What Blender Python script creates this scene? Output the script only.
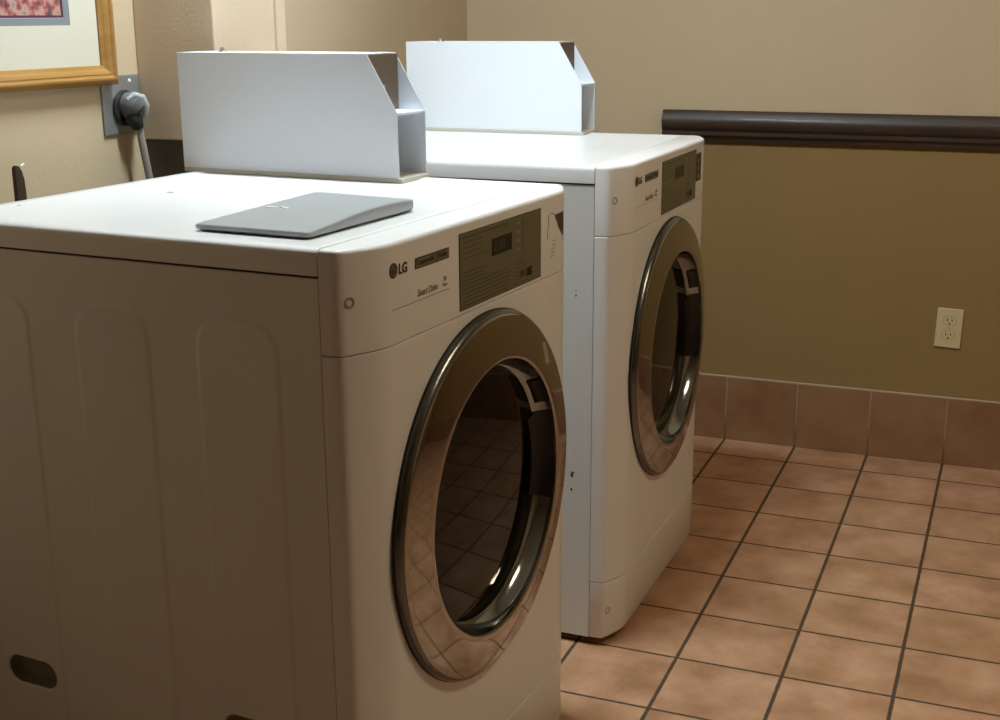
import bpy, bmesh, math, random
from mathutils import Vector, Matrix
random.seed(4)
SC = bpy.context.scene
COL = SC.collection
for o in list(bpy.data.objects):
    bpy.data.objects.remove(o)

# ---------------------------------------------------------------- camera
YAW, PITCH, ROLL = 0.385862, -0.262309, -0.005988
F = Vector((-math.sin(YAW)*math.cos(PITCH), math.cos(YAW)*math.cos(PITCH), math.sin(PITCH)))
R0 = Vector((math.cos(YAW), math.sin(YAW), 0)); U0 = R0.cross(F)
RR = math.cos(ROLL)*R0 + math.sin(ROLL)*U0
UU = -math.sin(ROLL)*R0 + math.cos(ROLL)*U0
cam = bpy.data.cameras.new('camera'); camo = bpy.data.objects.new('camera', cam); COL.objects.link(camo)
M = Matrix((RR, UU, -F)).transposed().to_4x4(); M.translation = Vector((0.780397, -1.334539, 1.25477))
camo.matrix_world = M
cam.sensor_width = 36; cam.lens = 1281.95/1000*36; cam.clip_start = .02; cam.clip_end = 60
SC.camera = camo
# ---------------------------------------------------------------- world, exposure
w = bpy.data.worlds.new('world'); SC.world = w; w.use_nodes = True
w.node_tree.nodes['Background'].inputs[0].default_value = (.05, .045, .04, 1)
w.node_tree.nodes['Background'].inputs[1].default_value = .2
vs = SC.view_settings
vs.view_transform = 'Standard'; vs.look = 'None'; vs.gamma = 1; vs.use_curve_mapping = False
vs.exposure = 0.0
LIGHT_MAIN = 186.0      # diffuser of the ceiling fixture above the machines
LIGHT_MAIN_COL = (.80, .93, 1.0)
LIGHT_FILL = 29.0      # unseen warm fill light, added for ambience in the room
LIGHT_FILL_COL = (1.0, .83, .58)

# ---------------------------------------------------------------- materials
def nmat(name, base, rough=.5, metal=0.0, spec=.5, coat=0.0, trans=0.0, ior=1.45):
    m = bpy.data.materials.new(name); m.use_nodes = True
    b = m.node_tree.nodes['Principled BSDF']
    b.inputs['Base Color'].default_value = (*base, 1); b.inputs['Roughness'].default_value = rough
    b.inputs['Metallic'].default_value = metal; b.inputs['Specular IOR Level'].default_value = spec
    b.inputs['Coat Weight'].default_value = coat; b.inputs['Transmission Weight'].default_value = trans
    b.inputs['IOR'].default_value = ior
    return m
def nodes(m): return m.node_tree.nodes, m.node_tree.links, m.node_tree.nodes['Principled BSDF']
def math_n(N, L, op, a, b=None, c=None):
    n = N.new('ShaderNodeMath'); n.operation = op
    for i, v in enumerate((a, b, c)):
        if v is None: continue
        if isinstance(v, (int, float)): n.inputs[i].default_value = v
        else: L.new(v, n.inputs[i])
    return n.outputs[0]
def noise(N, L, vec, scale, detail=4, rough=.5):
    n = N.new('ShaderNodeTexNoise'); n.inputs['Scale'].default_value = scale
    n.inputs['Detail'].default_value = detail; n.inputs['Roughness'].default_value = rough
    if vec is not None: L.new(vec, n.inputs['Vector'])
    return n.outputs[0]
def ramp(N, L, fac, stops):
    n = N.new('ShaderNodeValToRGB'); L.new(fac, n.inputs[0])
    el = n.color_ramp.elements
    while len(el) < len(stops): el.new(.5)
    for e, (p, c) in zip(el, stops): e.position = p; e.color = (*c, 1)
    return n.outputs[0]
def mix(N, L, fac, a, b, mode='MIX'):
    n = N.new('ShaderNodeMix'); n.data_type = 'RGBA'; n.blend_type = mode
    for i, v in ((0, fac), (6, a), (7, b)):
        if isinstance(v, (int, float)): n.inputs[i].default_value = v
        elif isinstance(v, tuple): n.inputs[i].default_value = (*v, 1)
        else: L.new(v, n.inputs[i])
    return n.outputs[2]
def bump(N, L, h, strength, dist, b):
    n = N.new('ShaderNodeBump'); n.inputs['Strength'].default_value = strength; n.inputs['Distance'].default_value = dist
    L.new(h, n.inputs['Height']); L.new(n.outputs[0], b.inputs['Normal'])

def wall_paint(name, c):
    m = nmat(name, c, .62, spec=.3); N, L, b = nodes(m)
    tc = N.new('ShaderNodeTexCoord').outputs['Object']
    n1 = noise(N, L, tc, 3.0, 5); n2 = noise(N, L, tc, 170, 3, .6)
    col = mix(N, L, n1, tuple(x*.93 for x in c), tuple(min(1, x*1.06) for x in c))
    col = mix(N, L, math_n(N, L, 'MULTIPLY', n2, .22), col, tuple(x*.72 for x in c))
    L.new(col, b.inputs['Base Color']); bump(N, L, n2, .35, .002, b)
    return m
PAINT_UP = wall_paint('tan_wall_paint', (.63, .50, .33))
PAINT_LOW = wall_paint('olive_tan_wall_paint', (.285, .185, .072))
PAINT_CHASE = wall_paint('cream_painted_boxing', (.74, .595, .425))
CEIL = wall_paint('ceiling_paint', (.62, .58, .5))

PX, PY, GX, GY = .2108, .2103, .2249, 2.2331
def tile_mat(name, axis, wall=False):
    m = nmat(name, (.4, .22, .13), .42, spec=.5); N, L, b = nodes(m)
    g = N.new('ShaderNodeNewGeometry').outputs['Position']
    s = N.new('ShaderNodeSeparateXYZ'); L.new(g, s.inputs[0])
    X, Y, Z = s.outputs
    if axis == 'x': u, v, pu, pv, gu, gv = X, Z, PX, .5, GX, -.25
    elif axis == 'y': u, v, pu, pv, gu, gv = Y, Z, PY, .5, GY, -.25
    else: u, v, pu, pv, gu, gv = X, Y, PX, PY, GX, GY
    def cell(x, p, g0):
        t = math_n(N, L, 'DIVIDE', math_n(N, L, 'SUBTRACT', x, g0), p)
        fl = math_n(N, L, 'FLOOR', t); fr = math_n(N, L, 'FRACT', t)
        d = math_n(N, L, 'MULTIPLY', math_n(N, L, 'MINIMUM', fr, math_n(N, L, 'SUBTRACT', 1.0, fr)), p)
        return fl, d
    fu, du = cell(u, pu, gu); fv, dv = cell(v, pv, gv)
    wob = math_n(N, L, 'MULTIPLY', math_n(N, L, 'SUBTRACT', noise(N, L, g, 45, 3), .5), .0022)
    e = math_n(N, L, 'ADD', math_n(N, L, 'MINIMUM', math_n(N, L, 'SUBTRACT', du, .0004 if not wall else .0), dv), wob)
    gr = N.new('ShaderNodeMapRange'); L.new(e, gr.inputs[0])
    gr.inputs[1].default_value = .0010 if wall else .0024; gr.inputs[2].default_value = .0028 if wall else .0042; gr.interpolation_type = 'SMOOTHSTEP'
    face = gr.outputs[0]
    cv = N.new('ShaderNodeCombineXYZ'); L.new(fu, cv.inputs[0]); L.new(fv, cv.inputs[1])
    wn = N.new('ShaderNodeTexWhiteNoise'); wn.noise_dimensions = '3D'; L.new(cv.outputs[0], wn.inputs[0])
    ofs = N.new('ShaderNodeVectorMath'); ofs.operation = 'MULTIPLY_ADD'
    L.new(wn.outputs[1], ofs.inputs[0]); ofs.inputs[1].default_value = (7, 7, 7); L.new(g, ofs.inputs[2])
    n1 = noise(N, L, ofs.outputs[0], 9, 5, .55); n2 = noise(N, L, ofs.outputs[0], 60, 4, .6)
    if wall:
        col = ramp(N, L, n1, [(.3, (.205, .098, .044)), (.5, (.26, .132, .064)), (.72, (.31, .175, .092))])
    else:
        col = ramp(N, L, n1, [(.30, (.325, .165, .085)), (.48, (.475, .26, .148)), (.68, (.62, .365, .235))])
    col = mix(N, L, math_n(N, L, 'MULTIPLY', wn.outputs[0], .35), col, mix(N, L, .5, col, (.45, .29, .14)) )
    col = mix(N, L, math_n(N, L, 'MULTIPLY', n2, .3), col, (.25, .13, .07))
    gc = (.33, .245, .16) if wall else (.075, .046, .024)
    if wall:   # base-tile joints are darker in the lower third
        t = N.new('ShaderNodeMapRange'); L.new(Z, t.inputs[0]); t.inputs[1].default_value = .035; t.inputs[2].default_value = .09
        gc = mix(N, L, t.outputs[0], (.12, .075, .04), (.33, .245, .16))
    col = mix(N, L, face, gc, col)
    L.new(col, b.inputs['Base Color'])
    rr = N.new('ShaderNodeMapRange'); L.new(face, rr.inputs[0]); rr.inputs[3].default_value = .9; rr.inputs[4].default_value = .38
    L.new(rr.outputs[0], b.inputs['Roughness'])
    h = math_n(N, L, 'ADD', face, math_n(N, L, 'MULTIPLY', n1, .25)); bump(N, L, h, .5, .0018, b)
    return m
FLOOR_T = tile_mat('terracotta_floor_tile', 'f')
BASE_X = tile_mat('terracotta_base_tile_x', 'x', True); BASE_Y = tile_mat('terracotta_base_tile_y', 'y', True)
GROUT = nmat('pale_grout', (.46, .36, .26), .8)

def enamel(name, c, rough=.28):
    m = nmat(name, c, rough, spec=.5); N, L, b = nodes(m)
    tc = N.new('ShaderNodeTexCoord').outputs['Object']
    n = noise(N, L, tc, 2.5, 4); col = mix(N, L, n, c, tuple(x*.94 for x in c)); L.new(col, b.inputs['Base Color'])
    n2 = noise(N, L, tc, 700, 2); bump(N, L, n2, .03, .0005, b)
    return m
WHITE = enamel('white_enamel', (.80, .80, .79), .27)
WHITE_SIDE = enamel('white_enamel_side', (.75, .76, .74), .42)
WHITE_BOX = enamel('white_powder_coat', (.80, .84, .90), .5)
BEIGE = enamel('beige_base_plate', (.60, .56, .48), .5)
GRIP_SHADE = nmat('grip_shade_grey', (.22, .20, .16), .8)  # inside of the hand grips, coloured dark to stand in for shade
DARKGAP = nmat('dark_gap', (.03, .027, .022), .8)
CHROME = nmat('chrome', (.42, .41, .39), .06, 1.0)
CHROME_RIM = nmat('dark_chrome', (.17, .175, .17), .26, 1.0)
CHROME_IN = nmat('smoked_chrome', (.30, .32, .32), .12, 1.0)
SEAL = nmat('black_seal', (.012, .011, .010), .45)
POCKET = nmat('black_plastic', (.010, .007, .006), .35)
GLASS = nmat('smoked_door_glass', (.045, .040, .032), .03, 0, .4, trans=1.0, ior=1.30)
DRUMM = nmat('drum_steel', (.07, .065, .06), .35, 1.0)
PANEL = nmat('olive_grey_panel', (.150, .140, .085), .38)
PTXT = nmat('panel_print', (.062, .055, .033), .5)
PLITE = nmat('indicator_lens', (.42, .33, .27), .4)
LCD = nmat('display_window', (.018, .018, .014), .25)
LCDT = nmat('display_segments', (.07, .07, .055), .4)
INK = nmat('dark_grey_ink', (.075, .06, .045), .5)
INKF = nmat('faint_grey_ink', (.33, .28, .22), .5)
INKM = nmat('badge_fill', (.20, .165, .12), .5)
CHIP = nmat('bare_chip', (.05, .045, .04), .7)
DIRT = nmat('dirty_inner_metal', (.16, .12, .085), .7)
GREYP = nmat('grey_plastic', (.30, .315, .315), .45)
WHT = nmat('white_ink', (.85, .86, .86), .5)
STEEL = nmat('galvanised_steel', (.38, .39, .39), .42, .6)
PLUGM = nmat('grey_plug_plastic', (.15, .15, .145), .45)
PLUGR = nmat('light_grey_plug_ring', (.42, .43, .43), .45)
BLK = nmat('black_rubber', (.02, .02, .018), .5)
CORDM = nmat('grey_cord', (.33, .31, .27), .55)
IVORY = nmat('ivory_plastic', (.60, .50, .28), .4)
SLOTM = nmat('socket_slot', (.04, .03, .015), .6)
BRNM = nmat('dark_brown_hose', (.045, .030, .015), .55)
def wood(name, a, c, rough, scale, st):
    m = nmat(name, a, rough, coat=.08); N, L, b = nodes(m)
    mp = N.new('ShaderNodeMapping'); L.new(N.new('ShaderNodeTexCoord').outputs['Object'], mp.inputs[0]); mp.inputs['Scale'].default_value = st
    n = noise(N, L, mp.outputs[0], scale, 6, .6); L.new(ramp(N, L, n, [(.3, a), (.7, c)]), b.inputs['Base Color'])
    bump(N, L, n, .15, .001, b); return m
RAILM = wood('dark_mahogany_rail', (.034, .021, .014), (.062, .039, .027), .42, 14, (.25, 3, 3))
GOLD = wood('gold_wood_frame', (.30, .145, .033), (.47, .255, .075), .38, 10, (3, .4, 3))
MATC = nmat('cream_mat_board', (.70, .66, .54), .85)
MATG = nmat('grey_mat_board', (.23, .26, .27), .85)
MATD = nmat('dark_plum_mat', (.09, .03, .05), .85)
def art():
    m = nmat('blurred_flower_print', (.4, .2, .2), .7); N, L, b = nodes(m)
    tc = N.new('ShaderNodeTexCoord').outputs['Object']
    n = noise(N, L, tc, 48, 3, .6); n2 = noise(N, L, tc, 9, 2)
    c1 = ramp(N, L, n, [(.3, (.05, .06, .09)), (.42, (.30, .05, .05)), (.52, (.55, .17, .14)), (.62, (.62, .42, .33)), (.75, (.15, .20, .13))])
    c2 = ramp(N, L, n, [(.35, (.10, .07, .10)), (.45, (.35, .11, .10)), (.55, (.50, .34, .27)), (.65, (.14, .10, .13))])
    L.new(mix(N, L, n2, c1, c2), b.inputs['Base Color']); return m
ART = art()
def glow(name, c, s):
    m = bpy.data.materials.new(name); m.use_nodes = True; N = m.node_tree.nodes; N.clear()
    e = N.new('ShaderNodeEmission'); o = N.new('ShaderNodeOutputMaterial'); m.node_tree.links.new(e.outputs[0], o.inputs[0])
    e.inputs[0].default_value = (*c, 1); e.inputs[1].default_value = s; return m

# ---------------------------------------------------------------- helpers
def obj(name, bm, m, parent=None, smooth=False, bevel=0.0, seg=2, recalc=True):
    if recalc: bmesh.ops.recalc_face_normals(bm, faces=bm.faces)
    me = bpy.data.meshes.new(name); bm.to_mesh(me); bm.free()
    me.materials.append(m)
    if smooth:
        for p in me.polygons: p.use_smooth = True
    o = bpy.data.objects.new(name, me); COL.objects.link(o)
    if parent: o.parent = parent
    if bevel:
        b = o.modifiers.new('bevel', 'BEVEL'); b.width = bevel; b.segments = seg; b.limit_method = 'ANGLE'; b.angle_limit = math.radians(40)
        b.harden_normals = False
    return o
def smooth_angle(o, ang=35):
    for p in o.data.polygons: p.use_smooth = True
    o.data.set_sharp_from_angle(angle=math.radians(ang)); return o
def add_box(bm, x0, x1, y0, y1, z0, z1):
    vs_ = [bm.verts.new((x, y, z)) for x in (x0, x1) for y in (y0, y1) for z in (z0, z1)]
    for f in ((0, 1, 3, 2), (4, 6, 7, 5), (0, 4, 5, 1), (2, 3, 7, 6), (0, 2, 6, 4), (1, 5, 7, 3)):
        bm.faces.new([vs_[i] for i in f])
def box(*a):
    bm = bmesh.new(); add_box(bm, *a); return bm
def add_prism(bm, pts, axis, a, b):
    """pts: 2-D polygon; extruded along axis from a to b."""
    def P(p, t):
        if axis == 'x': return (t, p[0], p[1])
        if axis == 'y': return (p[0], t, p[1])
        return (p[0], p[1], t)
    A = [bm.verts.new(P(p, a)) for p in pts]; B = [bm.verts.new(P(p, b)) for p in pts]
    bm.faces.new(A); bm.faces.new(B[::-1]); n = len(pts)
    for i in range(n): bm.faces.new((A[i], A[(i+1) % n], B[(i+1) % n], B[i]))
def prism(pts, axis, a, b):
    bm = bmesh.new(); add_prism(bm, pts, axis, a, b); return bm
def add_tube(bm, path, rad, n=12, cap=True, flat=1.0):
    rings = []; prev = None
    for i, p in enumerate(path):
        p = Vector(p); t = (Vector(path[min(i+1, len(path)-1)]) - Vector(path[max(i-1, 0)])).normalized()
        if prev is None: a = t.orthogonal().normalized()
        else: a = (prev - t*prev.dot(t)).normalized()
        prev = a; b = t.cross(a); r = rad[i] if isinstance(rad, (list, tuple)) else rad
        rings.append([bm.verts.new(p + r*(math.cos(k*2*math.pi/n)*a + flat*math.sin(k*2*math.pi/n)*b)) for k in range(n)])
    for r0, r1 in zip(rings, rings[1:]):
        for k in range(n): bm.faces.new((r0[k], r0[(k+1) % n], r1[(k+1) % n], r1[k]))
    if cap: bm.faces.new(rings[0][::-1]); bm.faces.new(rings[-1])
def add_lathe(bm, prof, yc, zc, n=96, close=False, a0=0, a1=2*math.pi):
    """prof: (r, x) rings turned about the x axis through (yc, zc)."""
    full = abs(a1-a0-2*math.pi) < 1e-6; cols = []
    m = n if full else n+1
    for k in range(m):
        a = a0 + (a1-a0)*k/n
        cols.append([bm.verts.new((x, yc + r*math.cos(a), zc + r*math.sin(a))) if r > 1e-6 or k == 0 else cols[0][i] for i, (r, x) in enumerate(prof)])
    pairs = [(k, (k+1) % m) for k in range(n)]
    np_ = len(prof)
    for k, l in pairs:
        rng = range(np_) if close else range(np_-1)
        for i in rng:
            j = (i+1) % np_
            q = []
            for v in (cols[k][i], cols[k][j], cols[l][j], cols[l][i]):
                if v not in q: q.append(v)
            if len(q) >= 3: bm.faces.new(q)
    if close and not full:
        bm.faces.new(cols[0]); bm.faces.new(cols[-1][::-1])
def tagit(o, label, cat, group=None, kind=None):
    o['label'] = label; o['category'] = cat
    if group: o['group'] = group
    if kind: o['kind'] = kind
def empty(name, loc=(0, 0, 0), rz=0):
    o = bpy.data.objects.new(name, None); COL.objects.link(o); o.location = loc; o.rotation_euler = (0, 0, rz)
    o.empty_display_size = .1; return o
def struct(name, bm, m, label, cat, **k):
    o = obj(name, bm, m, **k); tagit(o, label, cat, kind='structure'); return o
def lettering(name, text, size, m, parent, y, z, x, align='LEFT', shear=0, sx=1.0, bold=0.0, ext=.0003, face='x'):
    cu = bpy.data.curves.new(name, 'FONT'); cu.body = text; cu.size = size; cu.align_x = align; cu.shear = shear
    cu.extrude = ext; cu.offset = bold; cu.resolution_u = 3
    t = bpy.data.objects.new(name, cu); COL.objects.link(t)
    dg = bpy.context.evaluated_depsgraph_get(); me = bpy.data.meshes.new_from_object(t.evaluated_get(dg)); 
    bpy.data.objects.remove(t)
    for v in me.vertices:
        a, b, c = v.co; a *= sx
        v.co = (x + c, y + a, z + b) if face == 'x' else (x + a, y + b, z + c)
    me.materials.clear(); me.materials.append(m); me.name = name
    o = bpy.data.objects.new(name, me); COL.objects.link(o); o.parent = parent; return o

# ---------------------------------------------------------------- room shell
XL, YF, XR, YB, ZC = -.8324, 2.3843, 3.3, -4.2, 2.45
RZ0, RZ1 = .9003, .9878      # chair rail
TB = .1999                  # base tile height
struct('floor', box(XL-.1, XR+.1, YB-.1, YF+.1, -.06, 0), FLOOR_T, 'terracotta tiled floor with dark grout', 'floor')
struct('ceiling', box(XL-.1, XR+.1, YB-.1, YF+.1, ZC, ZC+.06), CEIL, 'plain pale ceiling above the laundry room', 'ceiling')
struct('wall_left', box(XL-.1, XL, YB-.1, YF+.1, 0, ZC), PAINT_UP, 'tan wall behind the two washing machines', 'wall')
wf = empty('wall_far', (0, YF, 0)); tagit(wf, 'tan far wall, darker olive tan below the chair rail', 'wall', kind='structure')
obj('upper_wall', box(XL, XR, 0, .1, .906, ZC), PAINT_UP, wf); obj('lower_wall', box(XL, XR, 0, .1, 0, .906), PAINT_LOW, wf)
wr = empty('wall_right', (XR, 0, 0)); tagit(wr, 'tan wall on the right side of the room', 'wall', kind='structure')
obj('upper_wall', box(0, .1, YB-.1, YF+.1, .945, ZC), PAINT_UP, wr); obj('lower_wall', box(0, .1, YB-.1, YF+.1, 0, .945), PAINT_LOW, wr)
wb = empty('wall_back', (0, YB, 0)); tagit(wb, 'tan wall at the near end of the room', 'wall', kind='structure')
obj('upper_wall', box(XL, XR, -.1, 0, .945, ZC), PAINT_UP, wb); obj('lower_wall', box(XL, XR, -.1, 0, 0, .945), PAINT_LOW, wb)
def base_board(side, bx, cx, m):
    r = obj('baseboard_'+side, box(*bx), m, bevel=.002); tagit(r, 'row of square terracotta base tiles along the %s wall' % side, 'baseboard', kind='structure')
    c = obj('grout_cap', box(*cx), GROUT, r, bevel=.001); return r
base_board('far', (XL, XR, YF-.009, YF-.0002, .0, TB-.004), (XL, XR, YF-.0095, YF-.0002, TB-.0038, TB), BASE_X)
base_board('right', (XR-.009, XR-.0002, YB, YF-.01, 0, TB-.004), (XR-.0095, XR-.0002, YB, YF-.01, TB-.0038, TB), BASE_Y)
# chair rail moulding
def rail_prof(s=1):
    h = RZ1-RZ0
    return [(0, RZ1), (-.016, RZ1), (-.021, RZ1-.004), (-.024, RZ1-.012), (-.030, RZ1-.020), (-.033, RZ1-.032), (-.032, RZ1-.044), (-.027, RZ1-.053),
            (-.021, RZ1-.058), (-.021, RZ1-.061), (-.025, RZ1-.064), (-.025, RZ1-.069), (-.020, RZ1-.072), (-.016, RZ1-.076), (-.013, RZ0), (0, RZ0)]
bm = bmesh.new(); add_prism(bm, [(YF-.0002+a, z) for a, z in rail_prof()], 'x', -.205, XR-.034)
smooth_angle(struct('trim_1', bm, RAILM, 'dark mahogany chair rail on the far wall, ending above the rear machine', 'chair rail'), 40)
bm = bmesh.new(); add_prism(bm, [(XR-.0002+a, z) for a, z in rail_prof()], 'y', YB, YF-.001)
struct('trim_2', bm, RAILM, 'dark mahogany chair rail on the right wall', 'chair rail')
# painted boxing on the left wall (hangs from the ceiling, ends above machine height)
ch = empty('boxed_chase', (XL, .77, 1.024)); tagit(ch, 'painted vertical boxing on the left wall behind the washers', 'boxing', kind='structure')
XC = -.652
obj('boxing_body', box(.0002, XC-XL, .0, .218, 0, ZC-1.024-.0005), PAINT_CHASE, ch, bevel=.003)
obj('corner_moulding', box(XC-XL-.012, XC-XL+.006, .2185, .252, 0.004, ZC-1.024-.0005), PAINT_CHASE, ch, bevel=.003)
dk = obj('lower_dark_box', box(.0004, XC-XL-.012, .004, .214, -1.0238, -.0006), nmat('dark_grey_fill', (.085, .072, .055), .6), ch); dk['label'] = 'dark grey box added below the boxing'  # dark box added to darken the space below the boxing

# ---------------------------------------------------------------- ceiling lamp and added fill (out of frame, they light the room)
def fixture(x, y, sx, sy, m, label):
    r = empty('ceiling_or_fill_light', (x, y, ZC)); tagit(r, label, 'ceiling light')
    bm = bmesh.new()
    for a in ((-sx-.02, -sx, -sy-.02, sy+.02), (sx, sx+.02, -sy-.02, sy+.02), (-sx, sx, -sy-.02, -sy), (-sx, sx, sy, sy+.02)):
        add_box(bm, *a, -.07, -.0005)
    obj('housing', bm, WHITE_BOX, r); obj('diffuser', box(-sx+.001, sx-.001, -sy+.001, sy-.001, -.066, -.056), m, r)
fixture(-.19, .71, .22, .07, glow('cool_tube_light', LIGHT_MAIN_COL, LIGHT_MAIN), 'cool white fluorescent ceiling light above the near washing machine')
fixture(1.45, .70, .15, .30, glow('warm_fill_light', LIGHT_FILL_COL, LIGHT_FILL), 'added warm fill light above the right side of the room')

# ---------------------------------------------------------------- washing machine
D, W, H = .670, .695, .983
ZCS, ZKS, ZB = .8506, .1414, .018
YC, ZD = .343, .559
def front_profile():
    ctrl = [(0, 0), (.016, 0), (.024, .0012), (.029, .0045), (.0325, .010), (.037, .018), (.043, .031), (.0485, .044), (.0525, .056), (.0550, .068), (.056, .080), (.056, .14), (.056, .22), (.056, .30)]
    return ctrl + [(x, W-y) for x, y in reversed(ctrl)]
PROF = front_profile()
WIDTHS = (.695, .681)
def inset(prof, d):
    out = []; n = len(prof)
    for i, (x, y) in enumerate(prof):
        a = prof[max(i-1, 0)]; b = prof[min(i+1, n-1)]
        tx, ty = b[0]-a[0], b[1]-a[1]; l = math.hypot(tx, ty); nx, ny = -ty/l, tx/l   # inward
        if i in (0, n-1): out.append((x, y + (d if i == 0 else -d)))
        else: out.append((x + nx*d, y + ny*d))
    return out
def front_block(levels, x0=.0006):
    """levels: (z, inset). Solid block between x0 and the bowed front profile."""
    bm = bmesh.new(); rings = []
    for z, d in levels:
        p = [(max(x, x0), y) for x, y in inset(PROF, d)]
        rings.append([bm.verts.new((x, y, z)) for x, y in p])
    n = len(rings[0])
    for a, b in zip(rings, rings[1:]):
        for i in range(n): bm.faces.new((a[i], a[(i+1) % n], b[(i+1) % n], b[i]))
    bm.faces.new(rings[0][::-1]); bm.faces.new(rings[-1])
    return bm
def sd_rr(x, z, x0, x1, z0, z1, r):
    cx, cz = (x0+x1)/2, (z0+z1)/2; qx = abs(x-cx)-(x1-x0)/2+r; qz = abs(z-cz)-(z1-z0)/2+r
    return math.hypot(max(qx, 0), max(qz, 0)) + min(max(qx, qz), 0) - r
def sstep(a, b, t):
    t = min(1, max(0, (t-a)/(b-a))); return t*t*(3-2*t)
EMB = [(-.193, -.063), (-.400, -.271), (-.608, -.484)]
SLOTS = [(-.603, -.498), (-.193, -.088)]
def side_h(x, z):
    h = 0
    for a, b in EMB: h = min(h, -.0022*(1-sstep(-.006, .002, sd_rr(x, z, a, b, .10, .886, .045))))
    return h
def in_slot(x, z): return any(sd_rr(x, z, a, b, .264, .317, .026) < -.0001 for a, b in SLOTS)
def body_mesh():
    bm = bmesh.new(); x0, x1, z0, z1 = -D, -.0006, ZB, .9465
    def spaced(lo, hi, step, fine):
        v = []; t = lo
        while t < hi-1e-6:
            v.append(t); t += fine(t) if callable(fine) else step
        v.append(hi); return v
    def fx(t):
        return .0018 if any(abs(t-e) < .012 for ab in EMB+SLOTS for e in ab) else .007
    def fz(t):
        return .0022 if (.85 < t < .89 or .255 < t < .325) else .009
    xs = spaced(x0+.003, x1, 0, fx); zs = spaced(z0, z1, 0, fz)
    xs = [x0, x0+.001] + xs
    g = [[bm.verts.new((x, (side_h(x, z) if x > x0+.002 else (.003 if x == x0 else .0009)), z)) for z in zs] for x in xs]
    for i in range(len(xs)-1):
        for j in range(len(zs)-1):
            if in_slot((xs[i]+xs[i+1])/2, (zs[j]+zs[j+1])/2): continue      # opening for the hand grip
            bm.faces.new((g[i][j], g[i+1][j], g[i+1][j+1], g[i][j+1]))
    bl, br = bm.verts.new((x0, W, z0)), bm.verts.new((x1, W, z0)); tl, tr = bm.verts.new((x0, W, z1)), bm.verts.new((x1, W, z1))
    bm.faces.new((bl, tl, tr, br))                                   # far side
    bm.faces.new([g[0][j] for j in range(len(zs))] + [tl, bl])       # back
    bm.faces.new([g[-1][j] for j in range(len(zs)-1, -1, -1)] + [br, tr])   # front
    bm.faces.new([g[i][0] for i in range(len(xs))][::-1] + [bl, br])
    bm.faces.new([g[i][-1] for i in range(len(xs))] + [tr, tl])
    for v in [v for v in bm.verts if not v.link_faces]: bm.verts.remove(v)
    return bm
def lid_mesh(groove):
    """top cover with rolled edges and a shallow pressed field"""
    bm = bmesh.new(); x0, x1, y0, y1 = -D-.002, -.0006, -.0012, W+.0012
    secs = [(.0, .950), (.0, .973), (.0012, .9785), (.004, .9818), (.009, H)]
    loops = []
    for d, z in secs:
        loops.append([bm.verts.new(v) for v in ((x0+d, y0+d, z), (x1-(d*.12), y0+d, z), (x1-(d*.12), y1-d, z), (x0+d, y1-d, z))])
    for d, z in ((.026, H), (.031, H-.0022)):
        loops.append([bm.verts.new(v) for v in ((x0+d, y0+d, z), (x1-.012-(d-.026), y0+d, z), (x1-.012-(d-.026), y1-d, z), (x0+d, y1-d, z))])
    for a, b in zip(loops, loops[1:]):
        for i in range(4): bm.faces.new((a[i], a[(i+1) % 4], b[(i+1) % 4], b[i]))
    bm.faces.new(loops[0][::-1]); bm.faces.new(loops[-1])
    return bm
def cutter_boolean(o, cyl_r, x0, x1, yc, zc):
    bm = bmesh.new(); add_lathe(bm, [(0, x0), (cyl_r, x0), (cyl_r, x1), (0, x1)], yc, zc, 96)
    bmesh.ops.recalc_face_normals(bm, faces=bm.faces)
    me = bpy.data.meshes.new('cut'); bm.to_mesh(me); bm.free(); c = bpy.data.objects.new('cut', me); COL.objects.link(c)
    md = o.modifiers.new('hole', 'BOOLEAN'); md.operation = 'DIFFERENCE'; md.object = c; md.solver = 'EXACT'
    bpy.context.view_layer.update()
    dg = bpy.context.evaluated_depsgraph_get(); nm = bpy.data.meshes.new_from_object(o.evaluated_get(dg))
    o.modifiers.clear(); o.data = nm; bpy.data.objects.remove(c)
def arcpts(r, a0, a1, n): return [(r*math.cos(a0+(a1-a0)*k/n), r*math.sin(a0+(a1-a0)*k/n)) for k in range(n+1)]

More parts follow.
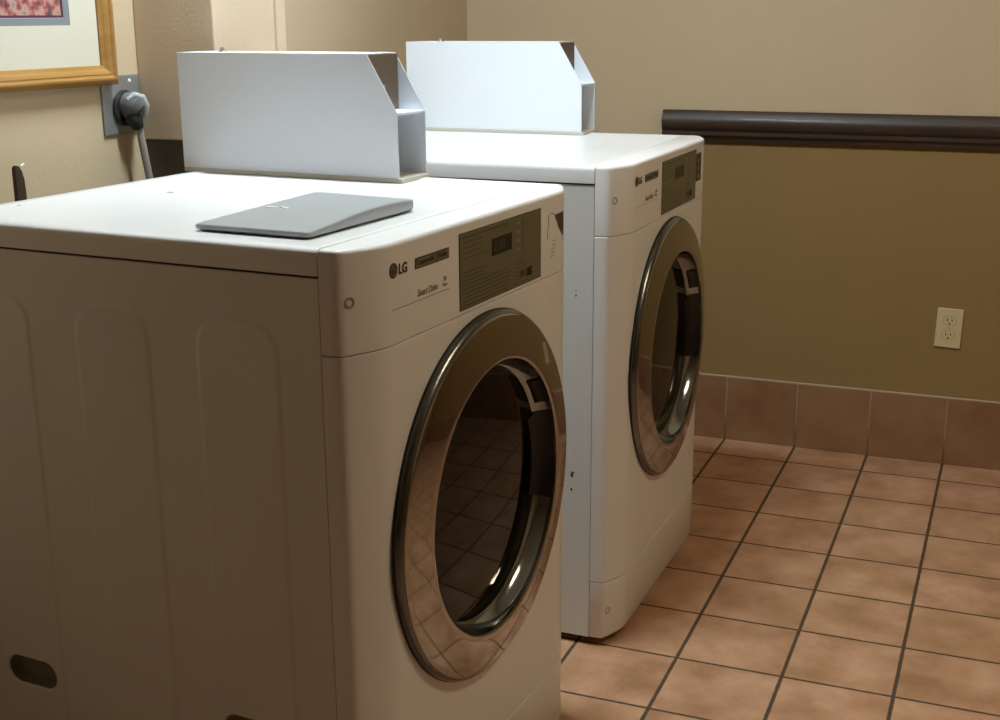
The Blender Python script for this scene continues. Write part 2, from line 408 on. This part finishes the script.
def washing_machine(loc, rz, label, rear):
    global W, PROF
    W = WIDTHS[rear]; PROF = front_profile()
    m = empty('washing_machine', loc, rz); tagit(m, label, 'washing machine', 'white front-loading washing machines')
    cab = smooth_angle(obj('cabinet', body_mesh(), WHITE_SIDE, m), 30)
    for a, b in SLOTS:
        def oval(d, y, bm):
            r_ = .0264-d; z_ = .2905; xa, xb = a+.0264, b-.0264; p = []
            for k in range(17): t = math.pi/2+math.pi*k/16; p.append((xa+r_*math.cos(t), z_+r_*math.sin(t)))
            for k in range(17): t = -math.pi/2+math.pi*k/16; p.append((xb+r_*math.cos(t), z_+r_*math.sin(t)))
            return [bm.verts.new((x, y, z)) for x, z in p]
        def skin(rings, bm):
            for p, q in zip(rings, rings[1:]):
                for k in range(len(p)): bm.faces.new((p[k], p[(k+1) % len(p)], q[(k+1) % len(q)], q[k]))
        bm = bmesh.new(); skin([oval(-.0028, -.0018, bm), oval(-.0022, -.0025, bm), oval(.0016, -.0025, bm), oval(.0030, -.0016, bm), oval(.0040, .0012, bm)], bm)
        smooth_angle(obj('grip_rim', bm, WHITE_SIDE, m), 60)
        bm = bmesh.new(); rg = [oval(.0038, .0012, bm), oval(.0050, .010, bm), oval(.0075, .018, bm), oval(.0120, .021, bm)]; skin(rg, bm); bm.faces.new(rg[-1])
        smooth_angle(obj('grip_cup', bm, GRIP_SHADE, m), 50)
    # dark return under the lid, seen as the seam line
    obj('lid_gasket', box(-D+.004, -.004, .0035, W-.0035, .9466, .9499), DARKGAP, m)
    lid = smooth_angle(obj('top_cover', lid_mesh(rear), WHITE, m), 50)
    if rear:
        bm = bmesh.new()
        for a in ((-.396, -.394, .15, .372), (-.394, -.088, .370, .3712), (-.0895, -.088, .13, .370)): add_box(bm, *a, H-.0023, H-.0021)
        obj('reflection_line', bm, nmat('lid_reflection_line', (.55, .56, .57), .5), lid)  # thin grey lines painting reflection and shadow edges onto the lid
    # front pieces
    kick = smooth_angle(obj('kick_plate', front_block([(ZB-.003, .008), (ZB, .003), (ZB+.006, 0), (ZKS-.0016, 0), (ZKS-.0006, .001)]), WHITE, m), 35)
    obj('seam_strip', front_block([(ZKS-.0005, .003), (ZKS+.0005, .003)], .002), DARKGAP, kick)
    bm = front_block([(ZKS+.0006, .001), (ZKS+.0016, 0), (ZCS-.0014, 0), (ZCS-.0006, .0008)])
    fp = obj('front_panel', bm, WHITE); cutter_boolean(fp, .262, -.02, .12, YC, ZD); fp.parent = m; smooth_angle(fp, 35)
    fs = smooth_angle(obj('control_fascia', front_block([(ZCS+.0006, .0008), (ZCS+.0014, 0), (.9755, 0), (.9783, .0005), (.9808, .0018), (.9824, .0038), (H, .0065)]), WHITE, m), 35)
    obj('seam_strip', front_block([(ZCS-.0005, .003), (ZCS+.0005, .003)], .002), DARKGAP, fs)
    # screw dimples on the chamfered front corner
    for zz in (.918, .078):
        c = obj('screw_dimple', bmesh.new(), nmat('dimple_enamel', (.36, .33, .28), .35), fs if zz > .5 else kick)
        bm = bmesh.new(); add_lathe(bm, [(0, -.0010), (.0028, -.0008), (.0045, .0002), (.0060, .0012), (.0072, .0004)], 0, 0, 20)
        R = Matrix.Rotation(-math.radians(29.4), 4, 'Z'); bm.transform(Matrix.Translation((.0349, .0142, zz)) @ R); bm.to_mesh(c.data); bm.free()
        k = obj('dimple_slot', bmesh.new(), CHIP, c)if False else None
        for p in c.data.polygons: p.use_smooth = True
    # feet
    for fx_, fy_ in ((-.05, .05), (-.05, W-.05), (-.62, .05), (-.62, W-.05)):
        bm = bmesh.new(); bmesh.ops.create_cone(bm, cap_ends=True, segments=24, radius1=.022, radius2=.017, depth=.0185)
        bm.transform(Matrix.Translation((fx_, fy_, .00925))); obj('foot', bm, BLK, m)
    # door
    dr = empty('door'); dr.parent = m
    X = .0562
    bm = bmesh.new(); add_lathe(bm, [(.262, X-.001), (.2815, X-.001), (.2820, X+.001), (.2815, X+.0030), (.2790, X+.0032), (.272, X+.0032), (.262, X+.003)], YC, ZD, 128, close=True)
    smooth_angle(obj('door_seal', bm, SEAL, dr), 35)
    rp = [(.2735, X+.0128), (.2738, X+.0136), (.2728, X+.0145), (.2705, X+.0152), (.2660, X+.0162), (.258, X+.01790), (.248, X+.01980), (.238, X+.02160), (.228, X+.02330), (.219, X+.02470), (.2130, X+.0254), (.2100, X+.0249), (.2083, X+.0236), (.2080, X+.0205), (.2077, X+.018), (.214, X+.014), (.262, X+.0095)]
    bm = bmesh.new(); add_lathe(bm, rp, YC, ZD, 160, close=True); smooth_angle(obj('chrome_ring', bm, CHROME, dr), 40)
    bm = bmesh.new(); add_lathe(bm, [(.2660, X+.0028), (.2803, X+.0028), (.2803, X+.0050), (.2795, X+.0075), (.2780, X+.0098), (.2760, X+.0118), (.2738, X+.0130), (.2700, X+.0118)], YC, ZD, 160, close=True); smooth_angle(obj('ring_rim', bm, CHROME_RIM, dr), 40)
    # concave inner bezel
    bp = [(.2084, X+.0215), (.2075, X+.0170), (.2058, X+.0115), (.2035, X+.0062), (.2008, X+.0012), (.1980, X-.0028), (.1955, X-.0052), (.1940, X-.0058), (.1930, X-.0075), (.1960, X-.0100), (.2040, X-.0050), (.2090, X+.008)]
    bm = bmesh.new(); add_lathe(bm, bp, YC, ZD, 160, close=True); bz = smooth_angle(obj('inner_bezel', bm, CHROME_IN, dr), 40)
    # finger pocket on the latch side, seen as a dark curved recess
    a0, a1 = math.radians(-20), math.radians(23.0)
    pk = [(.2074, X+.0206), (.2065, X+.0168), (.2046, X+.0113), (.2022, X+.0060), (.1994, X+.0012), (.1950, X-.0034), (.1720, X-.0060), (.1720, X-.0070), (.1990, X-.0046), (.2040, X+.004)]
    bm = bmesh.new(); add_lathe(bm, pk, YC, ZD, 40, True, a0, a1); smooth_angle(obj('handle_pocket', bm, POCKET, dr), 40)
    bm = bmesh.new(); add_lathe(bm, [(r-.0006, x+.0007) for r, x in pk[:5]] + [(.1990, X-.0030), (.2040, X+.004)], YC, ZD, 14, True, math.radians(28.5), math.radians(44)); smooth_angle(obj('latch_pocket', bm, POCKET, dr), 40)
    # bowed door glass
    gp = [(0, X-.0050)] + [(r_, X-.0050-.0054*(r_/.1948)**2) for r_ in (.004, .012, .03, .05, .07, .09, .11, .13, .15, .17, .185, .1948)]
    gi = [(r, x+.0036) for r, x in gp]
    bm = bmesh.new(); add_lathe(bm, gp + gi[::-1], YC, ZD, 128); smooth_angle(obj('door_glass', bm, GLASS, dr), 50)
    # drum behind the glass
    bm = bmesh.new(); add_lathe(bm, [(.2580, .040), (.250, .02), (.215, -.005), (.20, -.02), (.225, -.04), (.232, -.06), (.235, -.40), (.20, -.43), (0, -.44)], YC, ZD, 96)
    dm = smooth_angle(obj('drum', bm, DRUMM, m, recalc=False), 40)
    for k in range(3):
        a = math.radians(90+120*k)
        bm = bmesh.new(); add_prism(bm, [(-.03, 0), (-.008, .045), (.008, .045), (.03, 0)], 'x', -.38, -.08)
        bm.transform(Matrix.Translation((0, YC, ZD)) @ Matrix.Rotation(a, 4, 'X') @ Matrix.Translation((0, 0, -.2345)))
        obj('drum_lifter', bm, DRUMM, dm, bevel=.004)
    # controls
    X0 = .0561
    cp = empty('control_panel'); cp.parent = m
    cpl = obj('panel_plate', box(X0, X0+.0012, .257, .531, .8625, .9685), PANEL, cp, bevel=.0006)
    obj('panel_edge', prism([(.2555, .861), (.5325, .861), (.5325, .970), (.2555, .970)], 'x', X0, X0+.0004), PTXT, cp)
    XP = X0+.0012
    obj('display', box(XP, XP+.0006, .3560, .4240, .9230, .9485), LCD, cp, bevel=.0003)
    lettering('display_digits', '8:88', .021, LCDT, cp, .3640, .9290, XP+.0007, sx=.95)
    bm = bmesh.new()
    for i in range(9):       # lines of small instructions under and beside the display
        z = .9135-.0058*i
        add_box(bm, XP, XP+.0003, .264, .264+(.150 if i > 2 else .075)+random.uniform(-.012, .008), z-.0006, z+.0006)
        if i > 1: add_box(bm, XP, XP+.0003, .262+.172, .262+.215+random.uniform(-.01, .01), z-.0005, z+.0005)
    for i in range(4): add_box(bm, XP, XP+.0003, .268, .340-random.uniform(0, .02), .9555-.0075*i, .9565-.0075*i)
    add_box(bm, XP, XP+.0003, .264, .41, .9625, .9638)
    obj('instruction_print', bm, PTXT, cp)
    for i in range(4):
        z = .9585-.0132*i
        bm = bmesh.new(); add_lathe(bm, [(0, XP+.0008), (.0014, XP+.0006), (.0022, XP), (0, XP)], .447, z, 16); obj('indicator_light', bm, PLITE, cp)
        lettering('indicator_mark', '|', .009, PTXT, cp, .4620, z-.003, XP+.0003)
    lettering('panel_lettering', '10S', .0175, LCD, cp, .474, .8725, XP+.0004, bold=.0009, sx=.85)
    obj('panel_tick', box(XP, XP+.0003, .452, .472, .8745, .8835), PTXT, cp)
    cp.location = (0, .0070, -.0045)
    # brand mark
    bb = empty('brand_badge'); bb.parent = m
    bm = bmesh.new(); add_lathe(bm, [(0, X0+.0005), (.0098, X0+.0005), (.0100, X0), (0, X0)], .0852, .9465, 32); obj('brand_disc', bm, INK, bb)
    bm = bmesh.new()
    add_lathe(bm, [(.0062, X0+.0006), (.0074, X0+.0006), (.0074, X0+.0009), (.0062, X0+.0009)], .0852, .9465, 30, True, math.radians(85), math.radians(360))
    add_box(bm, X0+.0006, X0+.0009, .0846, .0857, .9425, .9508); add_box(bm, X0+.0006, X0+.0009, .0846, .0882, .9418, .9428)
    add_box(bm, X0+.0006, X0+.0009, .0865, .0925, .9460, .9470); add_box(bm, X0+.0006, X0+.0009, .0808, .0822, .9495, .9509)
    obj('brand_disc_mark', bm, INKM, bb)
    lettering('brand_lettering', 'LG', .0185, INK, bb, .0975, .9400, X0+.0004, bold=.0006, sx=.98)
    obj('word_plate', box(X0, X0+.0005, .1400, .2330, .9385, .9530), INK, bb)
    bm = bmesh.new(); add_box(bm, X0+.0005, X0+.0007, .1420, .1945, .9405, .9510); add_box(bm, X0+.0005, X0+.0007, .1985, .2310, .9405, .9510)
    obj('word_plate_fill', bm, INKM, bb)
    lettering('word_plate_lettering', 'Commercial', .0108, INK, bb, .1432, .9430, X0+.0010, sx=.86, bold=.0002)
    lettering('word_plate_lettering', 'Washer', .0108, INK, bb, .2000, .9430, X0+.0010, sx=.78, bold=.0002)
    lettering('slogan_lettering', 'Smart Drive', .0135, INKF, bb, .1450, .9015, X0+.0004, shear=.2, sx=.82, bold=.0002)
    lettering('slogan_lettering', '10', .0090, INKF, bb, .2160, .9090, X0+.0004)
    lettering('slogan_lettering', 'Year', .0075, INKF, bb, .2130, .9020, X0+.0004)
    bm = bmesh.new(); add_box(bm, X0, X0+.0003, .080, .2330, .8957, .8967); obj('slogan_rule', bm, INKF, bb)
    # sticker beside the controls (whole on the rear machine, mostly torn off on the near one)
    if rear:
        st = obj('black_sticker', box(X0, X0+.0004, .540, .585, .893, .955), LCD, m); st['label'] = 'whole black sticker beside the control panel'
        bm = bmesh.new()
        for i in range(3):
            z = .905+.016*i; add_lathe(bm, [(.0035, X0+.0004), (.0048, X0+.0004), (.0048, X0+.0006), (.0035, X0+.0006)], .562, z, 18, True)
        obj('sticker_print', bm, INKF, st)
    else:
        def yx(y):
            for (xa, ya), (xb, yb) in zip(PROF, PROF[1:]):
                if ya <= y <= yb: return xa+(xb-xa)*(y-ya)/(yb-ya)
            return .056
        def flag(pts, x=.0004):
            bm = bmesh.new(); v = [bm.verts.new((yx(y)+x, y, z)) for y, z in pts]; bm.faces.new(v)
            r = bmesh.ops.extrude_face_region(bm, geom=bm.faces[:]); bmesh.ops.translate(bm, verts=[e for e in r['geom'] if isinstance(e, bmesh.types.BMVert)], vec=(.0004, 0, 0)); return bm
        st = obj('torn_sticker', flag([(.594, .947), (.632, .948), (.632, .908), (.625, .912), (.617, .919), (.608, .927), (.602, .939)], .0009), INK, m)
        st['label'] = 'dark triangular remnant of a torn sticker'
        bm = bmesh.new()
        for i in range(5): add_box(bm, X0, X0+.0003, .586-.002*i, .600-.0015*i, .905-.006*i, .9062-.006*i)
        add_tube(bm, [(X0+.0003, .568+.003*math.sin(k), .948-.006*k) for k in range(7)], .0005, 6)
        add_tube(bm, [(X0+.0003, .570, .949), (X0+.0003, .583, .952), (X0+.0003, .596, .946), (X0+.0003, .600, .936)], .0005, 6)
        obj('sticker_scratches', bm, INKF, st)
    # chips and specks
    if rear:
        for (x, z, a, b) in ((-.040, .368, .0035, .0075), (-.041, .336, .002, .004), (-.036, .3725, .0015, .003), (-.035, .734, .0012, .0045), (-.035, .744, .001, .002)):
            bm = bmesh.new(); bmesh.ops.create_circle(bm, cap_ends=True, segments=9, radius=1)
            for v in bm.verts: v.co = (x + v.co.x*a*random.uniform(.6, 1.1), -.00025, z + v.co.y*b*random.uniform(.6, 1.1))
            obj('paint_chip', bm, CHIP, m)
    else:
        for (x, y, a, b) in ((-.522, .359, .008, .006), (-.500, .385, .002, .002), (-.6385, .150, .006, .004), (-.10, .395, .003, .002), (-.30, .43, .0015, .0015)):
            bm = bmesh.new(); bmesh.ops.create_circle(bm, cap_ends=True, segments=9, radius=1)
            for v in bm.verts: v.co = (x + v.co.x*a*random.uniform(.5, 1.1), y + v.co.y*b*random.uniform(.5, 1.1), H-.0019)
            obj('lid_speck', bm, CHIP, lid)
    return m
RZ1M, RZ2M = -.0654, -.0120
LOC1, LOC2 = (0, 0, 0), (.0425, .95853, 0)
washing_machine(LOC1, RZ1M, 'near white front-loading washing machine with a grey plastic slab on its top', False)
washing_machine(LOC2, RZ2M, 'rear white front-loading washing machine near the far wall, black sticker beside its controls', True)

# ---------------------------------------------------------------- coin boxes
def place(o, loc, rz, lx, ly, lz):
    c, s = math.cos(rz), math.sin(rz)
    o.location = (loc[0]+c*lx-s*ly, loc[1]+s*lx+c*ly, loc[2]+lz); o.rotation_euler = (0, 0, rz)
def coin_box(name, label):
    r = empty(name); tagit(r, label, 'coin box', 'white metal coin boxes')
    L0, L1, L2, T, Hh, th = -.457, -.058, 0.0, .097, .2135, .0016     # local x: back .. front
    prof = [(L0, .0075), (L0, Hh), (L1, Hh), (L2-.001, .1175), (L2, .0075)]
    for y0 in (0, T-th): obj('side_plate', prism(prof, 'y', y0, y0+th), WHITE_BOX, r, bevel=.0006)
    obj('top_plate', box(L0+.0005, L1+.0005, th+.0001, T-th-.0001, Hh-.0022, Hh-.0002), WHITE_BOX, r)
    obj('back_plate', box(L0, L0+.002, th+.0001, T-th-.0001, .0075, Hh-.0025), WHITE_BOX, r)
    ip = obj('recess_plate', box(L1+.003, L1+.005, th+.0001, T-th-.0001, .118, Hh-.0025), DIRT, r); ip['label'] = 'dirty brown inner plate of the open slant'
    bm = bmesh.new(); add_lathe(bm, [(0, .001), (.006, .001), (.006, 0), (0, 0)], 0, 0, 20)
    bm.transform(Matrix.Translation((L1+.0051, .045, .155))); obj('coin_button', bm, STEEL, ip)
    # shelf, bowed forward, then the lower alcove
    sh = [(L1+.0052, th+.0002), (L2-.012, th+.0002), (L2-.006, .012), (L2-.003, .026), (L2-.002, .045), (L2-.0015, .065), (L2-.001, T-th-.0002), (L1+.0052, T-th-.0002)]
    obj('coin_shelf', prism(sh, 'z', .1120, .1165), WHITE_BOX, r, bevel=.0008)
    obj('alcove_plate', box(L1-.120, L1-.1185, th+.0001, T-th-.0001, .0075, .1118), WHITE_BOX, r)
    bp = obj('base_plate', box(L0+.001, L2+.006, -.0015, T+.001, 0, .0072), BEIGE, r, bevel=.001); bp['label'] = 'beige base plate'
    lk = bmesh.new()
    for rr, z0, z1 in ((.0085, 0, .002), (.0048, .002, .006), (.0030, .006, .0085)):
        bmesh.ops.create_cone(lk, cap_ends=True, segments=20, radius1=rr, radius2=rr*.85, depth=z1-z0, matrix=Matrix.Translation((L0+.080, .030, Hh-.0002+(z0+z1)/2)))
    obj('lock_screw', lk, STEEL, r)
    return r
cb = coin_box('coin_box', 'white metal coin box standing on the near washing machine behind the grey plastic slab')
place(cb, LOC1, RZ1M, -.236, .606, H-.0016)
def copy_tree(o, parent=None):
    c = o.copy(); COL.objects.link(c); c.parent = parent
    for k in list(o.children): copy_tree(k, c)
    return c
cb2 = copy_tree(cb); cb2['label'] = 'white metal coin box standing on the rear washing machine by the far wall'
place(cb2, LOC2, RZ2M, -.240, .612, H-.0016)

# ---------------------------------------------------------------- grey slab on the near machine
sl = empty('plastic_slab'); tagit(sl, 'thin grey plastic slab with an arched edge lying on the near washing machine', 'electronic device')
place(sl, LOC1, RZ1M, -.238, .064, H-.0020)
SLW, SLL = .184, .275
def slab_top(x, y):
    v = min(1, max(0, y/SLL))
    return .0095 + .0075*v + .0065*math.sin(math.pi*v**1.3)*(x/SLW)
def slab():
    bm = bmesh.new(); nx, ny, r = 24, 40, .008
    def layer(inset_, zf):
        g = []
        for j in range(ny+1):
            row = []
            for i in range(nx+1):
                x = SLW*i/nx; y = SLL*j/ny
                for cx, cy in ((r, r), (SLW-r, r), (r, SLL-r), (SLW-r, SLL-r)):   # round the corners
                    if (x < r) == (cx == r) and (y < r or y > SLL-r) and ((y < r) == (cy == r)) and (x < r or x > SLW-r):
                        d = math.hypot(x-cx, y-cy)
                        m_ = max(abs(x-cx), abs(y-cy))
                        if d > 0: x, y = cx+(x-cx)*m_/d, cy+(y-cy)*m_/d
                cx, cy = SLW/2, SLL/2
                x = cx+(x-cx)*(1-2*inset_/SLW); y = cy+(y-cy)*(1-2*inset_/SLL)
                row.append(bm.verts.new((x, y*(1.07-.07*x/SLW), zf(x, y))))
            g.append(row)
        return g
    def border(g): return g[0] + [r_[-1] for r_ in g[1:-1]] + g[-1][::-1] + [r_[0] for r_ in g[-2:0:-1]]
    top = layer(.0022, slab_top)
    for j in range(ny):
        for i in range(nx): bm.faces.new((top[j][i], top[j][i+1], top[j+1][i+1], top[j+1][i]))
    prev = border(top)
    for ins, zf in ((.0008, lambda x, y: slab_top(x, y)-.0006), (0, lambda x, y: slab_top(x, y)-.0022), (0, lambda x, y: .0046+.002*(y/SLL)), (.0015, lambda x, y: .0028), (.006, lambda x, y: .0008), (.010, lambda x, y: 0.0)):
        g = layer(ins, zf); b = border(g); keep = set(b)
        for row in g:
            for v in row:
                if v not in keep: bm.verts.remove(v)
        n = len(b)
        for i in range(n): bm.faces.new((prev[i], prev[(i+1) % n], b[(i+1) % n], b[i]))
        prev = b
    bm.faces.new(prev)
    return bm
sbm = slab()
smooth_angle(obj('slab_shell', sbm, GREYP, sl), 45)
bm = bmesh.new()
for (x0, x1, y) in ((.018, .036, .142), (.042, .046, .143), (.050, .056, .1385)):
    z = slab_top(x0, y)-.0002; add_box(bm, x0, x1, y-.0035, y+.0035, z, z+.0010)
obj('logo_mark', bm, WHT, sl)

# ---------------------------------------------------------------- picture on the left wall
pf = empty('framed_picture', (XL+.0052, 0, 0)); tagit(pf, 'gold-framed floral print with cream mat hung on the left wall', 'picture')
Y0, Y1, Z0, Z1 = -.02, .684, 1.134, 1.66
def frame_bar(a, b, inw, depth=.022):
    """a,b: outer corners in (y,z); inw: inward normal"""
    fw = .036
    prof = [(0, 0), (.0, .013), (.0015, .0165), (.006, .0195), (.010, .0215), (.0135, .0215), (.0165, .0180), (.0185, .0170), (.0205, .0178), (.026, .0150), (.030, .0115), (fw, .0085), (fw, 0)]   # (inward, out of wall)
    bm = bmesh.new(); t = Vector((b[0]-a[0], b[1]-a[1])); l = t.length; t /= l; R = []
    for s, base in ((1, a), (-1, b)):
        R.append([bm.verts.new((.0004+o, base[0]+inw[0]*i+t.x*s*i, base[1]+inw[1]*i+t.y*s*i)) for i, o in prof])
    n = len(prof)
    for i in range(n): bm.faces.new((R[0][i], R[0][(i+1) % n], R[1][(i+1) % n], R[1][i]))
    bm.faces.new(R[0]); bm.faces.new(R[1][::-1]); return bm
for a, b, n in (((Y0, Z0), (Y1, Z0), (0, 1)), ((Y1, Z0), (Y1, Z1), (-1, 0)), ((Y1, Z1), (Y0, Z1), (0, -1)), ((Y0, Z1), (Y0, Z0), (1, 0))):
    obj('frame_rail', frame_bar(a, b, n), GOLD, pf)
def ring_sheet(y0, y1, z0, z1, w_, x0, x1):
    bm = bmesh.new()
    for q in ((y0, y1, z0, z0+w_), (y0, y1, z1-w_, z1), (y0, y0+w_, z0+w_, z1-w_), (y1-w_, y1, z0+w_, z1-w_)): add_box(bm, x0, x1, *q)
    return bm
obj('picture_print', box(.0008, .0020, Y0+.034, Y1-.034, Z0+.032, Z1-.032), ART, pf)
obj('dark_inner_mat', ring_sheet(Y0+.034, Y1-.034, Z0+.034, Z1-.034, .0920, .0021, .0031), MATD, pf)
obj('lilac_mat_line', ring_sheet(Y0+.034, Y1-.034, Z0+.034, Z1-.034, .0880, .0031, .0034), nmat('lilac_mat', (.42, .36, .42), .85), pf)
obj('grey_mat', ring_sheet(Y0+.034, Y1-.034, Z0+.034, Z1-.034, .0868, .0035, .0043), MATG, pf)
obj('cream_mat', ring_sheet(Y0+.034, Y1-.034, Z0+.034, Z1-.034, .0748, .0044, .0055), MATC, pf)

# ---------------------------------------------------------------- dryer outlet, plug and cord on the left wall
ol = empty('dryer_outlet', (XL, .714, 1.086)); tagit(ol, 'grey metal power outlet plate beside the gold picture frame', 'outlet')
obj('cover_plate', box(.0004, .0045, -.060, .053, -.047, .064), STEEL, ol, bevel=.002)
bm = bmesh.new(); add_lathe(bm, [(0, .0046), (.034, .0046), (.034, .010), (.030, .012), (0, .012)], 0, .002, 40); obj('socket_face', bm, BLK, ol)
for z in (.052, -.040):
    bm = bmesh.new(); add_lathe(bm, [(0, .0068), (.003, .0064), (.0042, .0046), (0, .0046)], .022, z, 14); obj('plate_screw', bm, WHT if z > 0 else STEEL, ol)
pg = empty('power_plug', (XL+.0125, .714, 1.086)); tagit(pg, 'grey right-angle power plug pushed into the outlet behind the washers', 'plug')
bm = bmesh.new(); add_tube(bm, [(0, .004, .006), (.010, .004, .006), (.019, .006, .004), (.026, .009, -.002)], [.026, .027, .026, .018], 24); smooth_angle(obj('plug_body', bm, PLUGM, pg), 40)
bm = bmesh.new(); add_tube(bm, [(.014, -.016, .018), (.023, -.006, .027), (.030, .007, .022), (.031, .014, .006), (.027, .016, -.014)], [.005, .007, .008, .009, .006], 12); smooth_angle(obj('pull_ring', bm, PLUGR, pg), 40)
bm = bmesh.new(); add_tube(bm, [(.010, -.004, -.012), (.018, 0, -.024), (.020, .004, -.036)], [.017, .015, .010], 16); smooth_angle(obj('strain_relief', bm, BLK, pg), 40)
bm = bmesh.new(); pts = []
for k in range(17):
    t = k/16; pts.append((.020+.010*math.sin(t*3), .006+.058*t**1.5 + .004*math.sin(t*5), -.036-.40*t))
add_tube(bm, pts, .0072, 12, flat=.75); smooth_angle(obj('power_cord', bm, CORDM, pg), 40)
# dark flat strip standing up behind the near washer
hs = empty('metal_strip', (-.7800, .366, .62)); tagit(hs, 'dark brown flat strip standing up behind the near washing machine', 'strip')
pts = [(-.016, 0), (.006, 0), (.008, .20), (.0085, .355), (.007, .375), (.003, .388), (-.003, .396), (-.009, .398), (-.0125, .395), (-.0135, .388), (-.0145, .20)]
obj('strip_bar', prism(pts, 'x', -.004, .004), BRNM, hs, bevel=.0015)
bm = bmesh.new(); add_tube(bm, [(.0045, -.001, .396), (.0045, .008, .399)], .0018, 8); obj('tip_highlight', bm, WHT, hs)  # small white tube standing in for a highlight on the tip
bm = bmesh.new(); add_box(bm, -.052, -.0042, -.012, .004, .300, .306); obj('wall_bracket', bm, BRNM, hs)

# ---------------------------------------------------------------- duplex outlet on the far wall
oc = empty('wall_outlet', (.6323, YF, .4003)); tagit(oc, 'ivory duplex wall outlet on the far wall above the base tiles', 'outlet'); oc.rotation_euler = (0, math.radians(1.6), 0)
obj('outlet_plate', box(-.0350, .0350, -.0060, -.0004, -.0565, .0565), IVORY, oc, bevel=.003, seg=3)
for zc in (.0215, -.0195):
    bm = bmesh.new(); pts = [(.017*math.cos(a)*1.0, max(-.0125, min(.0125, .0165*math.sin(a)))+zc) for a in [k*2*math.pi/32 for k in range(32)]]
    add_prism(bm, pts, 'y', -.0078, -.0061); rm = bmesh.new(); add_prism(rm, [(x*1.07, (z-zc)*1.08+zc) for x, z in pts], 'y', -.0063, -.0060); obj('face_gap', rm, nmat('outlet_gap', (.25, .20, .10), .6), oc); rc = obj('receptacle_face', bm, IVORY, oc)
    bm = bmesh.new()
    for dx, hh in ((-.0062, .0042), (.0062, .0034)): add_box(bm, dx-.0013, dx+.0013, -.0081, -.0079, zc+.003-hh, zc+.003+hh)
    bmesh.ops.create_cone(bm, cap_ends=True, segments=12, radius1=.0026, radius2=.0026, depth=.0003, matrix=Matrix.Translation((0, -.0080, zc-.0078)) @ Matrix.Rotation(math.pi/2, 4, 'X'))
    obj('socket_slots', bm, SLOTM, rc)
bm = bmesh.new(); bmesh.ops.create_cone(bm, cap_ends=True, segments=14, radius1=.0028, radius2=.0028, depth=.001, matrix=Matrix.Translation((0, -.0066, .001)) @ Matrix.Rotation(math.pi/2, 4, 'X')); obj('cover_screw', bm, STEEL, oc)
